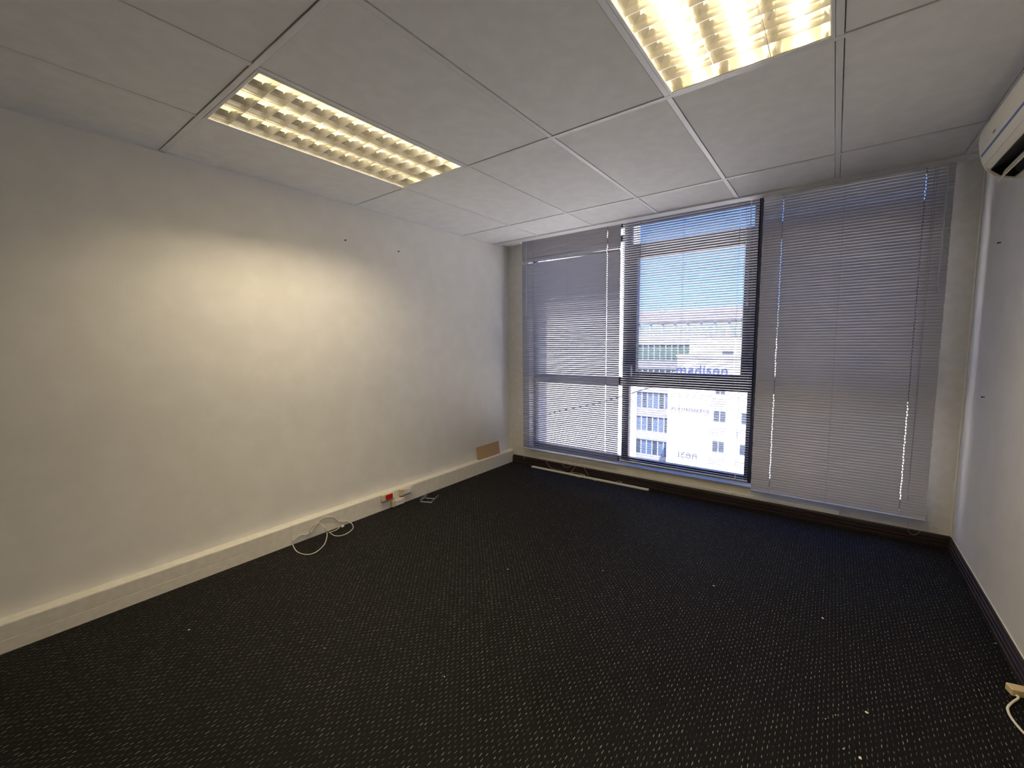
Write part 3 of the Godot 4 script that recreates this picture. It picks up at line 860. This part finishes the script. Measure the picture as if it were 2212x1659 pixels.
func make_outside() -> void:
	var gy := -16.0
	var own := struct("wall_outer", "own office block around the room")
	part("storeys_above", box(Vector3(-14, 2.9, -4.3), Vector3(12, 3.3, 12)), M.fin, own)
	part("storeys_below", box(Vector3(-14, gy, -4.12), Vector3(12, -0.06, 12)), M.fin, own)
	part("neighbour_rooms", box(Vector3(-14, -0.06, -4.12), Vector3(XL - 0.13, 2.9, 12)), M.fin, own)
	part("neighbour_rooms", box(Vector3(XR + 0.13, -0.06, -4.12), Vector3(12, 2.9, 12)), M.fin, own)
	part("rooms_behind", box(Vector3(XL - 0.13, -0.06, ZB + 0.13), Vector3(XR + 0.13, 2.9, 12)), M.fin, own)
	part("facade_fin", box(Vector3(-3.20, gy, -4.31), Vector3(-2.74, 3.3, -4.12)), M.fin, own)
	var gr := struct("ground", "grey street and yard below the office")
	part("paving", box(Vector3(-200, gy - 0.3, -260), Vector3(200, gy, 30)), M.asphalt, gr)
	# tall white block on the left
	var z := -20.0
	var e := at_z(1318, 745, z)
	var wbk := thing("apartment_block", "tall sunlit white block beyond the blind with the slipped slat", "building", Vector3(e.x, gy, z))
	part("wall", box(Vector3(-16, 0, -3.8), Vector3(0, 25.2, 0)), M.render_white, wbk)
	part("parapet", box(Vector3(-16.1, 25.2, -3.9), Vector3(0.1, 25.6, 0.1)), M.render_warm, wbk)
	part("stair_tower", box(Vector3(-16, 0, 0), Vector3(-2.6, 22.0, 0.5)), M.render_warm, wbk)
	# white office with the sign
	z = -36.0
	var o0 := at_z(1444, 806, z)
	var off := thing("white_office", "white office building with blue madison lettering on its wall", "building", Vector3(o0.x, gy, z))
	var rel := func(r: Array) -> Array: return [r[0] - o0.x, r[1] - gy, r[2] - o0.x, r[3] - gy]
	var q: Array = rel.call(rect(1444, 806, 1760, 1200, z))
	part("wall", box(Vector3(0, 0, -7), Vector3(q[2], q[3], 0)), M.render_white, off)
	var q2: Array = rel.call(rect(1464, 771, 1760, 806, z))
	part("wall", box(Vector3(q2[0], q[3], -7), Vector3(q2[2], q2[3], 0.0)), M.render_white, off)
	part("coping", box(Vector3(q2[0] - 0.1, q2[3], -7), Vector3(q2[2], q2[3] + 0.16, 0.12)), M.render_warm, off)
	var q3: Array = rel.call(rect(1490, 731, 1760, 771, z - 3.0))
	part("roof_storey", box(Vector3(q3[0], q2[3], -7), Vector3(q3[2], q3[3], -3.0)), M.render_white, off)
	for w in [[1543, 888, 1567, 912], [1540, 952, 1563, 977], [1603, 893, 1628, 918], [1599, 960, 1624, 985], [1547, 842, 1566, 852]]:
		var r: Array = rel.call(rect(w[0], w[1], w[2], w[3], z))
		var fr := part("window_frame", box(Vector3(r[0] - 0.06, r[1] - 0.06, -0.05), Vector3(r[2] + 0.06, r[3] + 0.06, 0.05)), M.mullion, off)
		var mx: float = (r[0] + r[2]) * 0.5
		part("pane", box(Vector3(r[0], r[1], 0.04), Vector3(mx - 0.04, r[3], 0.07)), M.dark_glass, fr)
		part("pane", box(Vector3(mx + 0.04, r[1], 0.04), Vector3(r[2], r[3], 0.07)), M.dark_glass, fr)
		part("window_ledge", box(Vector3(r[0] - 0.15, r[1] - 0.35, 0.0), Vector3(r[2] + 0.15, r[1] - 0.12, 0.45)), M.render_white, off)
	var r5: Array = rel.call(rect(1561, 757, 1584, 773, z - 3.0))
	var fr5 := part("window_frame", box(Vector3(r5[0] - 0.06, r5[1], -3.05), Vector3(r5[2] + 0.06, r5[3], -2.95)), M.mullion, off)
	part("pane", box(Vector3(r5[0], r5[1] + 0.05, -2.96), Vector3(r5[2], r5[3] - 0.05, -2.93)), M.dark_glass, fr5)
	var tx := at_z(1516, 800, z) - Vector3(o0.x, gy, z)
	part("sign_lettering", words("madison", 1.02, 0.12), M.letters, off, Vector3(tx.x, tx.y, 0.10))
	tx = at_z(1491, 885, z) - Vector3(o0.x, gy, z)
	part("sign_lettering", words("PI COMMERCE", 0.46, 0.08), M.letters_grey, off, Vector3(tx.x, tx.y, 0.08))
	tx = at_z(1486, 982, z) - Vector3(o0.x, gy, z)
	part("sign_lettering", words("icon", 0.85, 0.08), M.letters_grey, off, Vector3(tx.x, tx.y, 0.08))
	# glazed office between the two
	z = -44.0
	var g0 := at_z(1366, 735, z)
	var gb := thing("glass_office", "grey-green glazed office with window bands between the white buildings", "building", Vector3(g0.x, gy, z))
	var g1 := at_z(1520, 735, z)
	var gw: float = g1.x - g0.x
	var gh: float = g0.y - gy
	part("core", box(Vector3(0, 0, -12), Vector3(gw, gh, -0.12)), M.concrete, gb)
	var floor_h := gh / 7.0
	for s in 8:
		part("floor_band", box(Vector3(0, s * floor_h - 0.45, -0.12), Vector3(gw, s * floor_h + 0.45, 0.15)), M.concrete if s % 2 == 0 else M.mullion, gb)
	for s in 7:
		for k in 12:
			var x0 := gw * k / 12.0
			part("pane", box(Vector3(x0 + 0.05, s * floor_h + 0.45, -0.12), Vector3(x0 + gw / 12.0 - 0.05, (s + 1) * floor_h - 0.45, -0.02)), M.curtain_green if s >= 5 else (M.dark_glass if (s + k) % 3 == 0 else M.curtain), gb)
			part("mullion", box(Vector3(x0 - 0.05, s * floor_h + 0.45, -0.12), Vector3(x0 + 0.05, (s + 1) * floor_h - 0.45, 0.08)), M.mullion, gb)
	# pavilion with the flat roof further back
	z = -62.0
	var p0 := at_z(1379, 688, z)
	var p1 := at_z(1640, 688, z)
	var pr := at_z(1500, 667, z)
	var pb := at_z(1500, 694, z)
	var pav := thing("roof_pavilion", "flat-roofed pavilion with slim posts standing behind the offices", "building", Vector3(p0.x, gy, z))
	part("roof_slab", box(Vector3(0, pb.y - gy, -8), Vector3(p1.x - p0.x, pr.y - gy, 0)), M.concrete, pav)
	for k in 10:
		var px := (p1.x - p0.x) * k / 9.0
		part("post", box(Vector3(px - 0.12, 0, -0.6), Vector3(px + 0.12, pb.y - gy, -0.3)), M.mullion, pav)
	var deck := at_z(1500, 722, z)
	part("floor_slab", box(Vector3(0, deck.y - gy - 0.7, -8), Vector3(p1.x - p0.x, deck.y - gy, -0.2)), M.concrete, pav)
	part("lower_storey", box(Vector3(0.3, 0, -8), Vector3(p1.x - p0.x, deck.y - gy - 0.7, -0.5)), M.curtain, pav)
	# wooded ridge on the horizon
	var hs := SurfaceTool.new()
	hs.begin(Mesh.PRIMITIVE_TRIANGLES)
	hs.set_smooth_group(0)
	var nz := FastNoiseLite.new()
	nz.seed = 4
	nz.frequency = 0.02
	var hp := func(i: int, j: int) -> Vector3:
		var x := -260.0 + i * 6.0
		var zz := -150.0 - j * 10.0
		var yy := (11.0 + 8.0 * nz.get_noise_2d(x, zz) + 4.0 * nz.get_noise_2d(x * 4.0, zz * 4.0)) * sin(PI * j / 10.0)
		return Vector3(x, gy + maxf(yy + 7.0 * sin(PI * j / 10.0), 0.0) * 1.35, zz)
	for i in 76:
		for j in 10:
			quad_out(hs, hp.call(i, j), hp.call(i + 1, j), hp.call(i + 1, j + 1), hp.call(i, j + 1), Vector3.UP)
	hs.generate_normals()
	var hill := struct("hill", "low wooded ridge on the horizon")
	part("slope", hs.commit(), M.hill, hill)
	# bright green bush by the white office
	var bp := at_z(1487, 1012, -34.5)
	var bush := thing("shrub", "yellow-green shrub in front of the white office wall", "plant", Vector3(bp.x, gy, -34.5))
	part("stem", tube([Vector3(0, 0, 0), Vector3(0.05, (bp.y - gy) * 0.6, 0), Vector3(0, bp.y - gy, 0)], 0.06, 6), M.bark, bush)
	var lf := begin()
	rng.seed = 15
	for k in 420:
		var cpt := Vector3(rng.randfn(0, 0.42), bp.y - gy + rng.randfn(0, 0.16), rng.randfn(0, 0.3))
		var ax := Vector3(rng.randf_range(-1, 1), rng.randf_range(-1, 1), rng.randf_range(-1, 1)).normalized() * 0.11
		var bx := ax.cross(Vector3(rng.randf_range(-1, 1), rng.randf_range(-1, 1), 0.5)).normalized() * 0.05
		quad_out(lf, cpt - ax, cpt + bx, cpt + ax, cpt - bx, Vector3.UP)
	var fo := part("foliage", done(lf), M.leaf, bush)
	fo.set_meta("kind", "stuff")
	# a wire crossing in front of the white block
	var wr := thing("overhead_wire", "thin overhead wire sagging in front of the tall white block", "wire", Vector3.ZERO)
	part("strand", tube(smooth_path([at_z(1100, 930, -15.0), at_z(1190, 893, -15.0), at_z(1250, 880, -15.0), at_z(1310, 866, -15.0), at_z(1420, 832, -15.0)], 6), 0.02, 6), M.black, wr)

func _ready() -> void:
	make_materials()
	make_view()
	make_room()
	make_ceiling()
	make_windows()
	make_outside()
	make_blinds()
	ceiling_light("louvred ceiling light with three warm tubes nearest the bare wall", -2.4145, -1.8655)
	ceiling_light("louvred ceiling light with three warm tubes nearest the air conditioner", -0.6145, -0.0655)
	make_air_conditioner()
	make_trunking()
	make_small_things()
